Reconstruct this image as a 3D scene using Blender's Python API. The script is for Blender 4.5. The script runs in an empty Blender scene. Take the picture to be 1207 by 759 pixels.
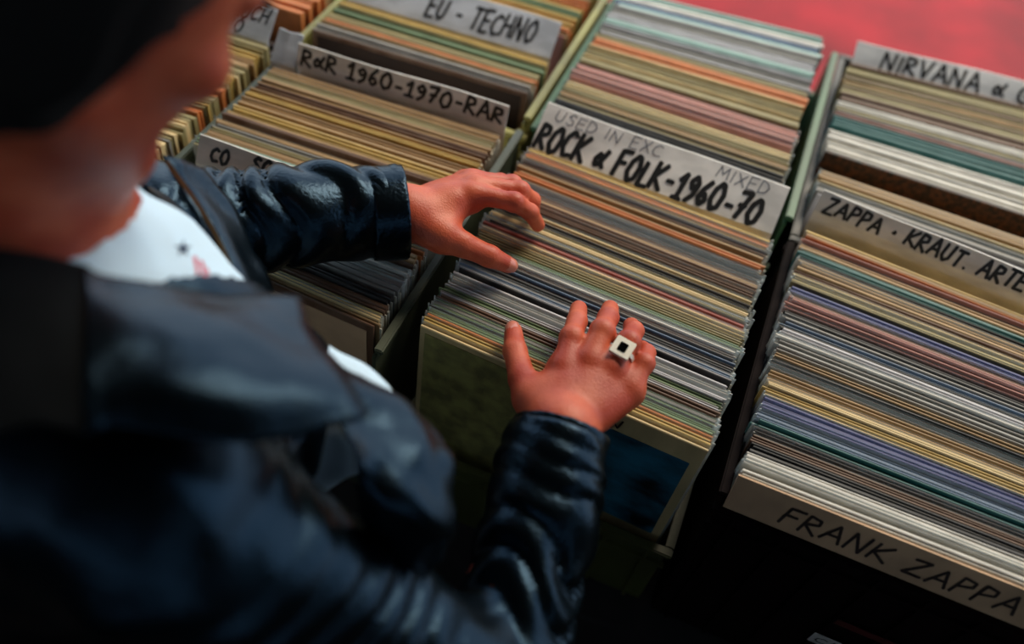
import bpy, bmesh, math, random
import numpy as np
from mathutils import Vector, Matrix
random.seed(7)
SC = bpy.context.scene
COL = SC.collection
PI = math.pi

# ------------------------------------------------------------------ camera
F_PX = 1000.0
CAM_Z = 1.7613
TOP = 1.06                      # height of the record tops above the ground
RIGHT = Vector((0.9214411, 0.3730563, 0.1085140))
DOWN = Vector((0.35759719, -0.70516231, -0.61226658))
FWD = Vector((-0.15188992, 0.6029719, -0.78316942))
cd = bpy.data.cameras.new('camera')
cam = bpy.data.objects.new('camera', cd); COL.objects.link(cam)
cd.sensor_width = 36; cd.lens = F_PX / 1207 * 36
cd.clip_start = 0.02
m3 = Matrix((RIGHT, -DOWN, -FWD)).transposed()
cam.matrix_world = Matrix.Translation((0, 0, CAM_Z)) @ m3.to_4x4()
cd.dof.use_dof = True; cd.dof.focus_distance = 0.88; cd.dof.aperture_fstop = 1.6
SC.camera = cam

# ------------------------------------------------------------------ sky and exposure
w = bpy.data.worlds.new('sky'); SC.world = w; w.use_nodes = True
nt = w.node_tree; bg = nt.nodes['Background']
bg.inputs[0].default_value = (0.66, 0.84, 1.0, 1); bg.inputs[1].default_value = 1.7
SC.view_settings.view_transform = 'Standard'; SC.view_settings.look = 'None'
SC.view_settings.exposure = 0.0; SC.view_settings.gamma = 1; SC.view_settings.use_curve_mapping = False
sd = bpy.data.lights.new('sun', 'SUN'); sun = bpy.data.objects.new('sun', sd); COL.objects.link(sun)
sd.energy = 3.6; sd.angle = math.radians(28); sd.color = (1.0, 0.84, 0.62)
sun.rotation_euler = Vector((-0.25, -0.72, -0.80)).to_track_quat('-Z', 'Y').to_euler()

# ------------------------------------------------------------------ helpers
def ray(px, py, depth):
    """world point at a depth in metres in front of the lens"""
    return Vector((0, 0, CAM_Z)) + (RIGHT * ((px - 603.5) / F_PX) + DOWN * ((py - 379.5) / F_PX) + FWD) * depth
def onz(px, py, z):
    d = RIGHT * ((px - 603.5) / F_PX) + DOWN * ((py - 379.5) / F_PX) + FWD
    return Vector((0, 0, CAM_Z)) + d * ((z - CAM_Z) / d.z)
def lin(c):
    return tuple(((x / 12.92) if x <= 0.04045 else ((x + 0.055) / 1.055) ** 2.4) for x in c) + (1,)
def material(name, col, rough=0.6, metal=0.0, var=0.0, noise=0.0, nscale=(30, 30, 30), bump=0.0, bscale=200, coat=0.0, sss=0.0, spec=0.5, col2=None):
    m = bpy.data.materials.new(name); m.use_nodes = True
    n = m.node_tree.nodes; l = m.node_tree.links; b = n['Principled BSDF']
    b.inputs['Base Color'].default_value = lin(col); b.inputs['Roughness'].default_value = rough
    b.inputs['Metallic'].default_value = metal; b.inputs['Specular IOR Level'].default_value = spec
    b.inputs['Coat Weight'].default_value = coat
    if sss:
        b.inputs['Subsurface Weight'].default_value = sss; b.inputs['Subsurface Radius'].default_value = (0.012, 0.004, 0.002); b.inputs['Subsurface Scale'].default_value = 1.0
    tc = n.new('ShaderNodeTexCoord')
    out = None
    if noise or col2:
        mp = n.new('ShaderNodeMapping'); mp.inputs['Scale'].default_value = nscale
        l.new(tc.outputs['Object'], mp.inputs[0])
        if var:
            oi0 = n.new('ShaderNodeObjectInfo'); mu = n.new('ShaderNodeMath'); mu.operation = 'MULTIPLY'; mu.inputs[1].default_value = 60
            l.new(oi0.outputs['Random'], mu.inputs[0]); l.new(mu.outputs[0], mp.inputs['Location'])
        no = n.new('ShaderNodeTexNoise'); no.inputs['Scale'].default_value = 1; no.inputs['Detail'].default_value = 5
        l.new(mp.outputs[0], no.inputs['Vector'])
        rp = n.new('ShaderNodeValToRGB')
        c2 = col2 if col2 else tuple(x * (1 - noise) for x in col)
        rp.color_ramp.elements[0].position = 0.38; rp.color_ramp.elements[1].position = 0.64
        rp.color_ramp.elements[0].color = lin(c2); rp.color_ramp.elements[1].color = lin(col)
        l.new(no.outputs['Fac'], rp.inputs[0]); out = rp.outputs[0]
    if var:
        oi = n.new('ShaderNodeObjectInfo'); hs = n.new('ShaderNodeHueSaturation')
        mr = n.new('ShaderNodeMapRange'); mr.inputs['To Min'].default_value = 1 - var; mr.inputs['To Max'].default_value = 1 + var * 0.6
        l.new(oi.outputs['Random'], mr.inputs[0]); l.new(mr.outputs[0], hs.inputs['Value'])
        if out: l.new(out, hs.inputs['Color'])
        else: hs.inputs['Color'].default_value = lin(col)
        out = hs.outputs[0]
    if out: l.new(out, b.inputs['Base Color'])
    if bump:
        nb = n.new('ShaderNodeTexNoise'); nb.inputs['Scale'].default_value = bscale; nb.inputs['Detail'].default_value = 4
        l.new(tc.outputs['Object'], nb.inputs['Vector'])
        bp = n.new('ShaderNodeBump'); bp.inputs['Strength'].default_value = bump; bp.inputs['Distance'].default_value = 0.002
        l.new(nb.outputs['Fac'], bp.inputs['Height']); l.new(bp.outputs[0], b.inputs['Normal'])
    return m
def link(name, me, mat=None, parent=None, loc=None, rot=None):
    o = bpy.data.objects.new(name, me); COL.objects.link(o)
    if mat is not None:
        for x in (mat if isinstance(mat, (list, tuple)) else [mat]): me.materials.append(x)
    if parent is not None: o.parent = parent
    if loc is not None: o.location = loc
    if rot is not None: o.rotation_euler = rot
    return o
def empty(name, loc=(0, 0, 0), rot=(0, 0, 0)):
    o = bpy.data.objects.new(name, None); COL.objects.link(o); o.location = loc; o.rotation_euler = rot
    o.empty_display_size = 0.05
    return o
def tag(o, label=None, cat=None, group=None, kind=None):
    if label: o['label'] = label
    if cat: o['category'] = cat
    if group: o['group'] = group
    if kind: o['kind'] = kind
    return o
def mesh(name, v, f, smooth=False):
    me = bpy.data.meshes.new(name); me.from_pydata([tuple(p) for p in v], [], f); me.update()
    if smooth: me.polygons.foreach_set('use_smooth', [True] * len(me.polygons))
    return me
class Geo:
    def __init__(s): s.v = []; s.f = []; s.mi = []
    def box(s, lo, hi, mi=0, ch=0.0):
        x0, y0, z0 = lo; x1, y1, z1 = hi
        b = len(s.v)
        s.v += [(x0, y0, z0), (x1, y0, z0), (x1, y1, z0), (x0, y1, z0), (x0, y0, z1), (x1, y0, z1), (x1, y1, z1), (x0, y1, z1)]
        q = [(0, 3, 2, 1), (4, 5, 6, 7), (0, 1, 5, 4), (1, 2, 6, 5), (2, 3, 7, 6), (3, 0, 4, 7)]
        s.f += [tuple(b + i for i in t) for t in q]; s.mi += [mi] * 6
        return s
    def build(s, name, mat=None, parent=None, bevel=0, loc=None, rot=None):
        me = mesh(name, s.v, s.f)
        if any(s.mi): me.polygons.foreach_set('material_index', s.mi)
        if bevel:
            bm = bmesh.new(); bm.from_mesh(me)
            bmesh.ops.bevel(bm, geom=bm.edges[:] , offset=bevel, segments=2, affect='EDGES')
            bm.to_mesh(me); bm.free()
        return link(name, me, mat, parent, loc, rot)
_h = np.random.RandomState(3).rand(32, 32, 32).astype(np.float32)
def vnoise(p):
    i = np.floor(p).astype(int); f = p - i; f = f * f * (3 - 2 * f); i &= 31; j = (i + 1) & 31
    x0, y0, z0 = i[..., 0], i[..., 1], i[..., 2]; x1, y1, z1 = j[..., 0], j[..., 1], j[..., 2]
    fx, fy, fz = f[..., 0], f[..., 1], f[..., 2]
    a = _h[x0, y0, z0] * (1 - fx) + _h[x1, y0, z0] * fx; b = _h[x0, y1, z0] * (1 - fx) + _h[x1, y1, z0] * fx
    c = _h[x0, y0, z1] * (1 - fx) + _h[x1, y0, z1] * fx; d = _h[x0, y1, z1] * (1 - fx) + _h[x1, y1, z1] * fx
    return (a * (1 - fy) + b * fy) * (1 - fz) + (c * (1 - fy) + d * fy) * fz

# ------------------------------------------------------------------ large structure
M_red = material('red_cloth', (0.67, 0.085, 0.135), 0.85, noise=0.25, nscale=(4, 4, 4), bump=0.3, bscale=600)
M_blackcloth = material('black_cloth', (0.07, 0.06, 0.065), 0.9, bump=0.3, bscale=600)
M_floor = material('dark_paving', (0.16, 0.14, 0.14), 0.8, noise=0.4, nscale=(3, 3, 3), bump=0.4, bscale=80)
M_shade = material('shade_cloth', (0.10, 0.10, 0.11), 0.9)  # for the added canopy and walls that hold back skylight
M_pole = material('pole_metal', (0.35, 0.35, 0.36), 0.4, metal=0.8)
g = Geo(); g.box((-4, -4, -0.05), (4, 6, 0)); tag(g.build('floor', M_floor), kind='structure')
T_Z = TOP - 0.327               # table top
# table with its red cloth
tb = empty('stall_table', (0.0, 0.4, 0)); tag(tb, 'long stall table under the record crates, covered with a red cloth', 'table')
g = Geo(); g.box((-1.5, 0.03, T_Z - 0.03), (1.5, 2.95, T_Z - 0.004)); g.build('tabletop', M_floor, tb)
for x in (-1.4, 1.4):
    for y in (0.1, 2.85):
        g = Geo(); g.box((x - 0.02, y - 0.02, 0), (x + 0.02, y + 0.02, T_Z - 0.03)); g.build('leg', M_pole, tb)
v = []; f = []; NX = 121
prof = [(-0.0, 0.05)] + [(0.0, T_Z * k / 8) for k in range(1, 8)] + [(0.004, T_Z - 0.012), (0.016, T_Z)] + [(0.1 + 0.2 * k, T_Z) for k in range(13)]
for j, (y, z) in enumerate(prof):
    for i in range(NX):
        x = -1.52 + 3.04 * i / (NX - 1)
        hang = max(0, 1 - z / T_Z)
        yy = y + hang * 0.03 * math.sin(x * 23 + 1.3 * math.sin(x * 5)) - hang * 0.03
        zz = z + (0.002 * math.sin(x * 3 + y * 4) if y > 1.0 else 0)
        v.append((x, yy, zz))
for j in range(len(prof) - 1):
    for i in range(NX - 1):
        a = j * NX + i; f.append((a, a + 1, a + 1 + NX, a + NX))
o = link('tablecloth', mesh('tablecloth', v, f, True), M_blackcloth)
o.location = (0, 0.4, 0.001)
tag(o, 'plain black cloth draped over the stall table under the crates', 'tablecloth')
sm = o.modifiers.new('thick', 'SOLIDIFY'); sm.thickness = 0.0015; sm.offset = -1
v = []; f = []
for j in range(13):
    for i in range(61):
        x = -1.5 + 3.0 * i / 60; y = 1.31 + 1.62 * j / 12
        v.append((x, y, T_Z + 0.006 + 0.003 * math.sin(x * 7 + y * 3) + 0.003 + (0 if y < 2.88 else -0.0)))
for j in range(12):
    for i in range(60):
        a = j * 61 + i; f.append((a, a + 1, a + 62, a + 61))
o = link('red_cloth', mesh('red_cloth', v, f, True), M_red); sm = o.modifiers.new('thick', 'SOLIDIFY'); sm.thickness = 0.002
tag(o, 'bright red cloth lying flat on the table behind the last crates', 'cloth')
# added canopy, out of view, shading the customer's side of the stall
cn = empty('shade_canopy', (0, -1.2, 0)); tag(cn, 'added dark cloth canopy on poles, out of view, shading the customer side', 'canopy')
v = []; f = []
for j in range(9):
    for i in range(13):
        x = -2.6 + 5.2 * i / 12; y = -1.6 + 4.45 * j / 8
        v.append((x, y, 2.75 + 0.05 * math.cos(x * 2.4) + 0.25 * (1 - abs(y - 0.6) / 2.3)))
for j in range(8):
    for i in range(12):
        a = j * 13 + i; f.append((a, a + 1, a + 14, a + 13))
link('shade_cloth', mesh('shade_cloth', v, f, True), M_shade, cn)
for x in (-2.55, 2.55):
    for y in (-1.55, 2.80):
        g = Geo(); g.box((x - 0.02, y - 0.02, 0), (x + 0.02, y + 0.02, 2.8)); g.build('pole', M_pole, cn)

# dark walls added out of view to block light from behind and the sides
g = Geo(); g.box((-2.6, -1.75, 0), (2.6, -1.70, 1.95)); tag(g.build('blocker_wall_back', M_shade), kind='structure')
for s, nm in ((-1, 'blocker_wall_left'), (1, 'blocker_wall_right')):
    g = Geo(); g.box((s * 2.65 - 0.02, -1.7, 0), (s * 2.65 + 0.02, 1.2, 2.8)); tag(g.build(nm, M_shade), kind='structure')

# ------------------------------------------------------------------ record sleeves
PAL = dict(w=('white', (0.86, 0.84, 0.80)), c=('cream', (0.86, 0.76, 0.56)), t=('tan', (0.69, 0.56, 0.39)), k=('khaki', (0.58, 0.53, 0.36)),
           g=('grey', (0.55, 0.54, 0.52)), l=('pale grey', (0.74, 0.73, 0.74)), b=('brown', (0.34, 0.22, 0.14)), r=('rust red', (0.56, 0.22, 0.16)),
           o=('orange', (0.80, 0.48, 0.26)), y=('ochre yellow', (0.78, 0.65, 0.36)), n=('navy blue', (0.12, 0.16, 0.38)), u=('slate blue', (0.38, 0.46, 0.56)),
           e=('teal', (0.14, 0.36, 0.35)), G=('moss green', (0.42, 0.50, 0.36)), p=('dusty pink', (0.76, 0.53, 0.48)), d=('black', (0.07, 0.07, 0.08)),
           m=('mint', (0.62, 0.74, 0.70)), B=('ornate dark brown', (0.30, 0.16, 0.07)))
MAT = {}
for k, (nm, c) in PAL.items():
    wear = tuple(min(1, x * 0.55 + 0.36) for x in c) if k in 'dnebr' else tuple(x * 0.72 for x in c)
    MAT[k] = material('sleeve_' + nm.replace(' ', '_'), c, 0.55, var=0.16, nscale=(26, 160, 9), col2=tuple(a * 0.55 + b * 0.45 for a, b in zip(c, wear)), spec=0.4)
MAT['B'] = material('sleeve_ornate', (0.36, 0.20, 0.09), 0.5, nscale=(160, 160, 160), col2=(0.08, 0.05, 0.03))
M_inner = material('inner_paper', (0.70, 0.68, 0.62), 0.7)
M_vinyl = material('vinyl', (0.02, 0.02, 0.02), 0.25)
M_film = bpy.data.materials.new('clear_film'); M_film.use_nodes = True
_b = M_film.node_tree.nodes['Principled BSDF']
_b.inputs['Base Color'].default_value = (0.8, 0.86, 0.86, 1); _b.inputs['Roughness'].default_value = 0.25; _b.inputs['Alpha'].default_value = 0.35
W = 0.315
_mc = {}
def sleeve_geo(g, t, ox=0, oy=0, oz=0, mi=0):
    """a slightly pillowed card sleeve, open at its right side where paper and vinyl show; base at z=0"""
    h = W; x0 = -W / 2; x1 = W / 2; y = t / 2; r = min(0.0012, t * 0.3)
    ring = [(-y, 0), (-y * 1.02, h * 0.5), (-y, h - r), (-y + r, h), (y - r, h), (y, h - r), (y * 1.02, h * 0.5), (y, 0)]
    b = len(g.v)
    for x in (x0, x0 * 0.5, 0, x1 * 0.5, x1):
        s = 1 if abs(x) > 0.1 else 1.10
        for (a, c) in ring: g.v.append((x + ox, a * s + oy, c + oz))
    n = len(ring)
    for k in range(4):
        for i in range(n):
            j = (i + 1) % n
            g.f.append((b + k * n + i, b + (k + 1) * n + i, b + (k + 1) * n + j, b + k * n + j)); g.mi.append(mi)
    g.f.append(tuple(b + i for i in range(n))); g.mi.append(mi)
    g.f.append(tuple(b + 4 * n + i for i in reversed(range(n)))); g.mi.append(mi)
def sleeve_mesh(k, t):
    t = round(t * 2000) / 2000
    if (k, t) in _mc: return _mc[(k, t)]
    g = Geo(); sleeve_geo(g, t)
    me = mesh('record_sleeve', g.v, g.f); me.materials.append(MAT[k]); me.materials.append(M_inner)
    _mc[(k, t)] = me
    return me
_pm = {}
def paper_mesh(t):
    t = round(t * 2000) / 2000
    if t not in _pm:
        g = Geo(); g.box((W / 2 - 0.0, -t * 0.22, 0.006), (W / 2 + 0.0022, t * 0.22, W - 0.006))
        me = mesh('inner_sleeve', g.v, g.f); me.materials.append(M_inner); _pm[t] = me
    return _pm[t]
_fm = {}
def film_mesh(t):
    t = round(t * 2000) / 2000
    if t not in _fm:
        g = Geo()
        y = t / 2 + 0.0006
        v = []
        for x in (-W / 2 - 0.003, -W / 2 - 0.001, W / 2 + 0.001, W / 2 + 0.0040):
            for (yy, z) in ((-y, 0.0), (-y, W + 0.001), (-y * 0.2, W + 0.0035), (y * 0.2, W + 0.0035), (y, W + 0.001), (y, 0.0)):
                v.append((x, yy * (0.4 if abs(x) > W / 2 + 0.002 else 1), z))
        f = []
        for k in range(3):
            for i in ((0, 4) if k == 1 else range(5)): f.append((k * 6 + i, (k + 1) * 6 + i, (k + 1) * 6 + i + 1, k * 6 + i + 1))
        me = mesh('plastic_cover', v, f); me.materials.append(M_film); _fm[t] = me
    return _fm[t]

REC = []      # (size in view, data) collected, then built: nearest 300 as single things
def stack(key, xc, y0, y1, seq, yaw0, yaw1, lean, where, pitch=0.0043, film=0.0, zoff=0.0, zslope=0.0):
    seq = seq.replace(' ', '')
    items = []
    tot = 0
    run = ''; i = 0
    while i < len(seq):
        if seq[i] in 'xXB': run += seq[i]; i += 1; continue
        k = random.choice((1, 2, 2, 3)); nx = min([j for j in (seq.find('x', i), seq.find('X', i), seq.find('B', i), i + k) if j > i]); run += seq[i] * (nx - i); i = nx
    seq = run
    for c in seq:
        if c == 'x': items.append(('x', random.uniform(0.005, 0.008))); tot += items[-1][1]; continue
        if c == 'X': items.append(('x', 0.030)); tot += 0.030; continue
        t = random.choice((0.0025, 0.003, 0.003, 0.0035, 0.0035, 0.004, 0.006)); gp = random.choice((0.0004, 0.0006, 0.0008, 0.0012, 0.002))
        items.append((c, t, gp)); tot += t + gp
    s = (y1 - y0) / tot
    y = y0
    for it in items:
        if it[0] == 'x': y += it[1] * s; continue
        c, t, gp = it; t *= s; gp *= s
        y += t / 2 + gp / 2
        u = (y - y0) / (y1 - y0)
        yaw = yaw0 + (yaw1 - yaw0) * u
        REC.append(dict(key=key, c=c, t=max(0.002, t * 0.97), x=xc + random.gauss(0, 0.0016), y=y, yaw=math.radians(yaw) + random.gauss(0, 0.001),
                        lean=math.radians(lean) + random.gauss(0, 0.001), dz=random.choice((0, 0, 0.001, -0.001, -0.0025, 0.002)) + random.gauss(0, 0.0007) + zoff + zslope * u,
                        roll=random.gauss(0, 0.003), film=random.random() < film, where=where, pos='at the front of' if u < 0.33 else 'halfway along' if u < 0.67 else 'at the back of'))
        y += t / 2 + gp / 2

stack('C1', -0.0625, 0.492, 0.802,
      'yco rGgedGrgpG bdlgGgdlgl dglwlgxd luwgdg lguxgwd gkGkgkGd kkcpc pprkG dkgkcr xdbkcc ddxbtobo tobtd xdotoot xtobotd oytooky', -2.4, -2.2, 2, 'middle crate before the ROCK divider', film=0.35)
stack('C2', -0.0675, 0.868, 1.255,
      'tktk dewdd ktpktb cdxppt prptk dxckcct ocyk mulgm lgmmgl mlgmmu glwlm', -1.5, 7.5, 2, 'green crate behind the ROCK divider', film=0.25)
stack('D1', 0.290, 0.470, 0.830,
      'wlwxwlwgdw gbkddd deeu uunnnnu cykcp tdxtcd xdtbtkg kgkgw gluddgu ggkddx pccptb dnbuxk tctbkt ewxdde kgtkp orotoyt', 0.5, -3.5, 2, 'maroon crate behind the cardboard strip', film=0.3)
stack('D2', 0.290, 0.905, 1.245,
      'lgglc cttyt cXBwxw dxwdd xeegelgpl gkgwed bkbkt kbktb kbbtk bkkbt', -1.5, 7.0, 2, 'far right crate between two dividers', film=0.3)
stack('B1', -0.4195, 0.480, 0.588, 'tctk bkdlx gkgd kwgtb tdork', -2.0, 2.3, 2, 'near left crate before its white divider', film=0.2)
stack('B1b', -0.4195, 0.622, 0.805, 'kGGmk tptkc gctkx bctky tkctg tkoyc tbxbk tckyk tctt', 2.3, 3.5, 2, 'near left crate behind its white divider', film=0.1)
stack('B2', -0.4195, 0.905, 0.980, 'wctyo ykrGy tkyb', 3.5, 3.0, 2, 'far left crate before the TECHNO divider', film=0.1)
stack('B2b', -0.4195, 1.050, 1.225, 'ptrop oyyco ykyGm kycot yoypk tkcyt kkyco', 3.0, 3.0, 2, 'far left crate behind the TECHNO divider', film=0.1)
stack('A1', -0.762, 0.50, 0.815, 'kbkkg ktppk ctpcg kgkct kkcyk yoyky ktyoo ykoyk ckkgt ytyok', 2.5, 3.0, 2, 'leftmost near crate beside the face', film=0.1)
stack('A2', -0.762, 0.90, 1.22, 'oocoo yooty ocyoo yytoc yktoy cootk yycok tkyoo ctkyy', 3.0, 3.0, 2, 'leftmost far crate behind its divider', film=0.1)

def place(r):
    hz = W * math.cos(r['lean'])
    base = Vector((r['x'], r['y'] - W * math.sin(r['lean']), TOP - hz + r['dz']))
    return base, (-r['lean'], r['roll'], r['yaw'])
REC.sort(key=lambda r: (Vector((r['x'], r['y'], TOP)) - Vector((0, 0, CAM_Z))).length + (0.5 if r['key'][0] == 'A' else 0))
film_objs = 0
for r in REC[:300]:
    base, rot = place(r)
    root = link('record_sleeve', sleeve_mesh(r['c'], r['t']), None, None, base, rot)
    nm = PAL[r['c']][0]
    tag(root, '%s record sleeve %s the %s' % (nm, r['pos'], r['where']), 'record', '%s records %s the %s' % (nm, r['pos'], r['where']))
    link('inner_sleeve', paper_mesh(r['t']), None, root)
    if r['film']: link('plastic_cover', film_mesh(r['t']), None, root)
g = Geo(); keys = list(PAL)
for r in REC[300:]:
    base, rot = place(r)
    g2 = Geo(); sleeve_geo(g2, r['t'])
    M = Matrix.Translation(base) @ Matrix.Rotation(rot[2], 4, 'Z') @ Matrix.Rotation(rot[1], 4, 'Y') @ Matrix.Rotation(rot[0], 4, 'X')
    b = len(g.v); g.v += [tuple(M @ Vector(p)) for p in g2.v]
    g.f += [tuple(b + i for i in q) for q in g2.f]; g.mi += [keys.index(r['c'])] * len(g2.f)
o = g.build('record_sleeves', [MAT[k] for k in keys])
tag(o, 'rest of the packed record sleeves in the back rows of the far crates', 'records', kind='stuff')
print('RECORDS', len(REC))

# ------------------------------------------------------------------ marker lettering
GL = {
 'A': (.7, [[(0, 0), (.32, 1), (.66, 0)], [(.1, .36), (.56, .38)]]), 'B': (.6, [[(0, 0), (0, 1), (.4, .95), (.45, .7), (.05, .52), (.5, .4), (.45, .05), (0, 0)]]),
 'C': (.6, [[(.52, .85), (.3, 1), (.05, .75), (0, .35), (.2, .02), (.55, .1)]]), 'D': (.62, [[(0, 0), (.04, 1), (.4, .85), (.56, .5), (.4, .12), (0, 0)]]),
 'E': (.55, [[(.5, 1), (.02, .98), (0, 0), (.5, .02)], [(0, .52), (.42, .54)]]), 'F': (.55, [[(.55, 1), (.04, .96), (0, 0)], [(.02, .52), (.42, .55)]]),
 'G': (.65, [[(.55, .85), (.3, 1), (.05, .7), (.02, .3), (.25, 0), (.55, .15), (.55, .45), (.3, .45)]]), 'H': (.62, [[(0, 0), (.03, 1)], [(.52, 0), (.5, 1)], [(0, .5), (.52, .52)]]),
 'I': (.2, [[(.05, 0), (.08, 1)]]), 'K': (.62, [[(0, 0), (.05, 1)], [(.55, .98), (.06, .45), (.6, 0)]]), 'L': (.5, [[(.03, 1), (0, 0), (.48, .03)]]),
 'M': (.75, [[(0, 0), (.08, 1), (.34, .35), (.6, 1), (.68, 0)]]), 'N': (.68, [[(0, 0), (.05, 1), (.52, 0), (.58, 1)]]),
 'O': (.68, [[(.3, 1), (.06, .75), (0, .35), (.22, 0), (.5, .15), (.58, .6), (.42, .95), (.28, 1)]]), 'P': (.58, [[(0, 0), (.05, 1), (.45, .92), (.48, .62), (.04, .45)]]),
 'R': (.6, [[(0, 0), (.04, 1), (.42, .92), (.46, .66), (.04, .48), (.55, 0)]]), 'S': (.55, [[(.48, .88), (.25, 1), (.04, .76), (.42, .42), (.44, .14), (.2, 0), (0, .14)]]),
 'T': (.6, [[(0, 1), (.56, .98)], [(.28, 1), (.26, 0)]]), 'U': (.62, [[(.02, 1), (0, .3), (.22, 0), (.46, .2), (.52, 1)]]), 'V': (.62, [[(0, 1), (.26, 0), (.56, 1)]]),
 'W': (.8, [[(0, 1), (.18, 0), (.36, .7), (.52, 0), (.74, 1)]]), 'X': (.6, [[(0, 1), (.55, 0)], [(.52, 1), (0, 0)]]), 'Z': (.64, [[(.02, .95), (.56, 1), (0, 0), (.6, .02)]]),
 '0': (.68, [[(.3, 1), (.06, .75), (0, .35), (.22, 0), (.5, .15), (.58, .6), (.42, .95), (.28, 1)]]), '1': (.5, [[(.05, .7), (.32, 1), (.26, 0)], [(0, .02), (.48, .0)]]),
 '9': (.55, [[(.46, .75), (.25, .98), (.04, .76), (.2, .5), (.46, .72), (.4, .3), (.12, 0)]]), '6': (.55, [[(.42, .98), (.12, .6), (.02, .25), (.22, 0), (.44, .2), (.3, .46), (.06, .32)]]),
 '7': (.58, [[(0, .96), (.52, 1), (.18, 0)], [(.1, .48), (.44, .5)]]), '-': (.5, [[(.06, .45), (.4, .45)]]), '&': (.62, [[(.56, .8), (.3, .2), (.1, .12), (.02, .4), (.2, .62), (.36, .3), (.56, .1)]]),
 '*': (.4, [[(.14, .45), (.22, .5), (.2, .36), (.12, .42)]]), '.': (.28, [[(.06, .02), (.1, .05)]]), '/': (.4, [[(0, 0), (.3, 1)]]), ' ': (.35, []), 'n': (.5, [[(0, 0), (0, .7), (.2, .65), (.3, 0)], [(.3, .5), (.45, .7), (.5, 0)]]),
}
def strokes(text, width, height, thick, slant=0.12, jitter=0.03):
    """flat marker strokes in the plane (x right, y up): verts (x, y), faces"""
    adv = sum(GL[c][0] + 0.14 for c in text) - 0.14
    sx = width / adv; V = []; Fc = []; x = 0; rr = random.Random(len(text) * 7 + int(width * 1000))
    n = 0
    for c in text:
        wd, st = GL[c]; dy = rr.uniform(-jitter, jitter) * height * 2; sc = 1 + rr.uniform(-0.08, 0.08)
        for pl in st:
            pts = [((x + p[0]) * sx + p[1] * slant * height, p[1] * height * sc + dy) for p in pl]
            for i in range(len(pts) - 1):
                (ax, ay), (bx, by) = pts[i], pts[i + 1]; dx, dyy = bx - ax, by - ay; L = math.hypot(dx, dyy) or 1e-6
                nx, ny = -dyy / L * thick / 2, dx / L * thick / 2; ex, ey = dx / L * thick / 3, dyy / L * thick / 3; b = len(V)
                o = (n % 7) * 0.00003; n += 1
                V += [(ax - ex * .4 + nx * .6, ay - ey * .4 + ny * .6, o), (ax + nx - 0, ay + ny, o), (bx + nx, by + ny, o), (bx + ex + nx * .6, by + ey + ny * .6, o),
                      (bx + ex - nx * .6, by + ey - ny * .6, o), (bx - nx, by - ny, o), (ax - nx, ay - ny, o), (ax - ex - nx * .6, ay - ey - ny * .6, o)]
                Fc.append(tuple(b + q for q in (7, 6, 5, 4, 3, 2, 1, 0)))
        x += wd + 0.14
    return V, Fc
M_ink = material('marker_ink', (0.04, 0.04, 0.05), 0.5)
M_ink_thin = material('pencil_ink', (0.36, 0.37, 0.42), 0.6)
M_ink_brown = material('brown_ink', (0.16, 0.09, 0.06), 0.6)
M_card = material('white_card', (0.92, 0.90, 0.88), 0.6, noise=0.12, nscale=(20, 20, 60))
M_cardg = material('grey_card', (0.78, 0.79, 0.82), 0.6, noise=0.15, nscale=(20, 20, 60))
M_cardb = material('cardboard', (0.78, 0.63, 0.49), 0.75, noise=0.15, nscale=(14, 60, 14))
def divider(name, label, xl, yl, xr, yr, dy, dz, mat, texts, z0=TOP - 0.004, zr=0.0, depth=0.29, thick=0.0016):
    """bent card standing between the sleeves; texts = (string, x from, x to, s low, s high, stroke, material)"""
    c = Vector((xl, yl, z0)); yaw = math.atan2(yr - yl, xr - xl); L = math.hypot(xr - xl, yr - yl)
    root = empty(name, c, (0, math.atan2(-zr, L), yaw)); tag(root, label, 'divider')
    E = math.hypot(dy, dz); uy, uz = dy / E, dz / E; ny, nz = -uz, uy
    P = [(-depth, -depth * 0.09, -depth), (-0.12, -0.0108, -0.12), (-0.015, -0.0012, -0.015), (0, 0, 0), (E * .5, uy * E * .5 - 0.0006, uz * E * .5), (E, uy * E, uz * E)]
    v = []; f = []
    nx = 9
    for side in (0, 1):
        for (s, y, z) in P:
            for i in range(nx):
                u = i / (nx - 1); wob = 0.0014 * math.sin(u * 9 + xl * 20) * (1 if s > 0 else 0) * s / E
                v.append((u * L, y + wob + side * thick, z))
    n = len(P) * nx
    for j in range(len(P) - 1):
        for i in range(nx - 1):
            a = j * nx + i; f.append((a, a + 1, a + 1 + nx, a + nx)); f.append((n + a, n + a + nx, n + a + 1 + nx, n + a + 1))
    for i in range(nx - 1):
        t = (len(P) - 1) * nx + i; f.append((t, t + 1, n + t + 1, n + t)); f.append((i, n + i, n + i + 1, i + 1))
    for j in range(len(P) - 1):
        a = j * nx; f.append((a, a + nx, n + a + nx, n + a)); a = a + nx - 1; f.append((a, n + a, n + a + nx, a + nx))
    link('card', mesh('card', v, f), mat, root)
    for (tx, x0, x1, s0, s1, st, im) in texts:
        V, Fc = strokes(tx, (x1 - x0) * L, (s1 - s0) * E, st)
        vv = []
        for (a, b, o) in V:
            s = s0 * E + b; u = (x0 * L + a) / L
            wob = 0.0014 * math.sin(u * 9 + xl * 20) * s / E - 0.0006 * max(0, 1 - abs(s / E - .5) * 2)
            vv.append((x0 * L + a, uy * s + wob + ny * (0.0006 + o), uz * s + nz * (0.0006 + o)))
        link('lettering', mesh('lettering', vv, [tuple(reversed(q)) for q in Fc]), im, root)
    return root
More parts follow.
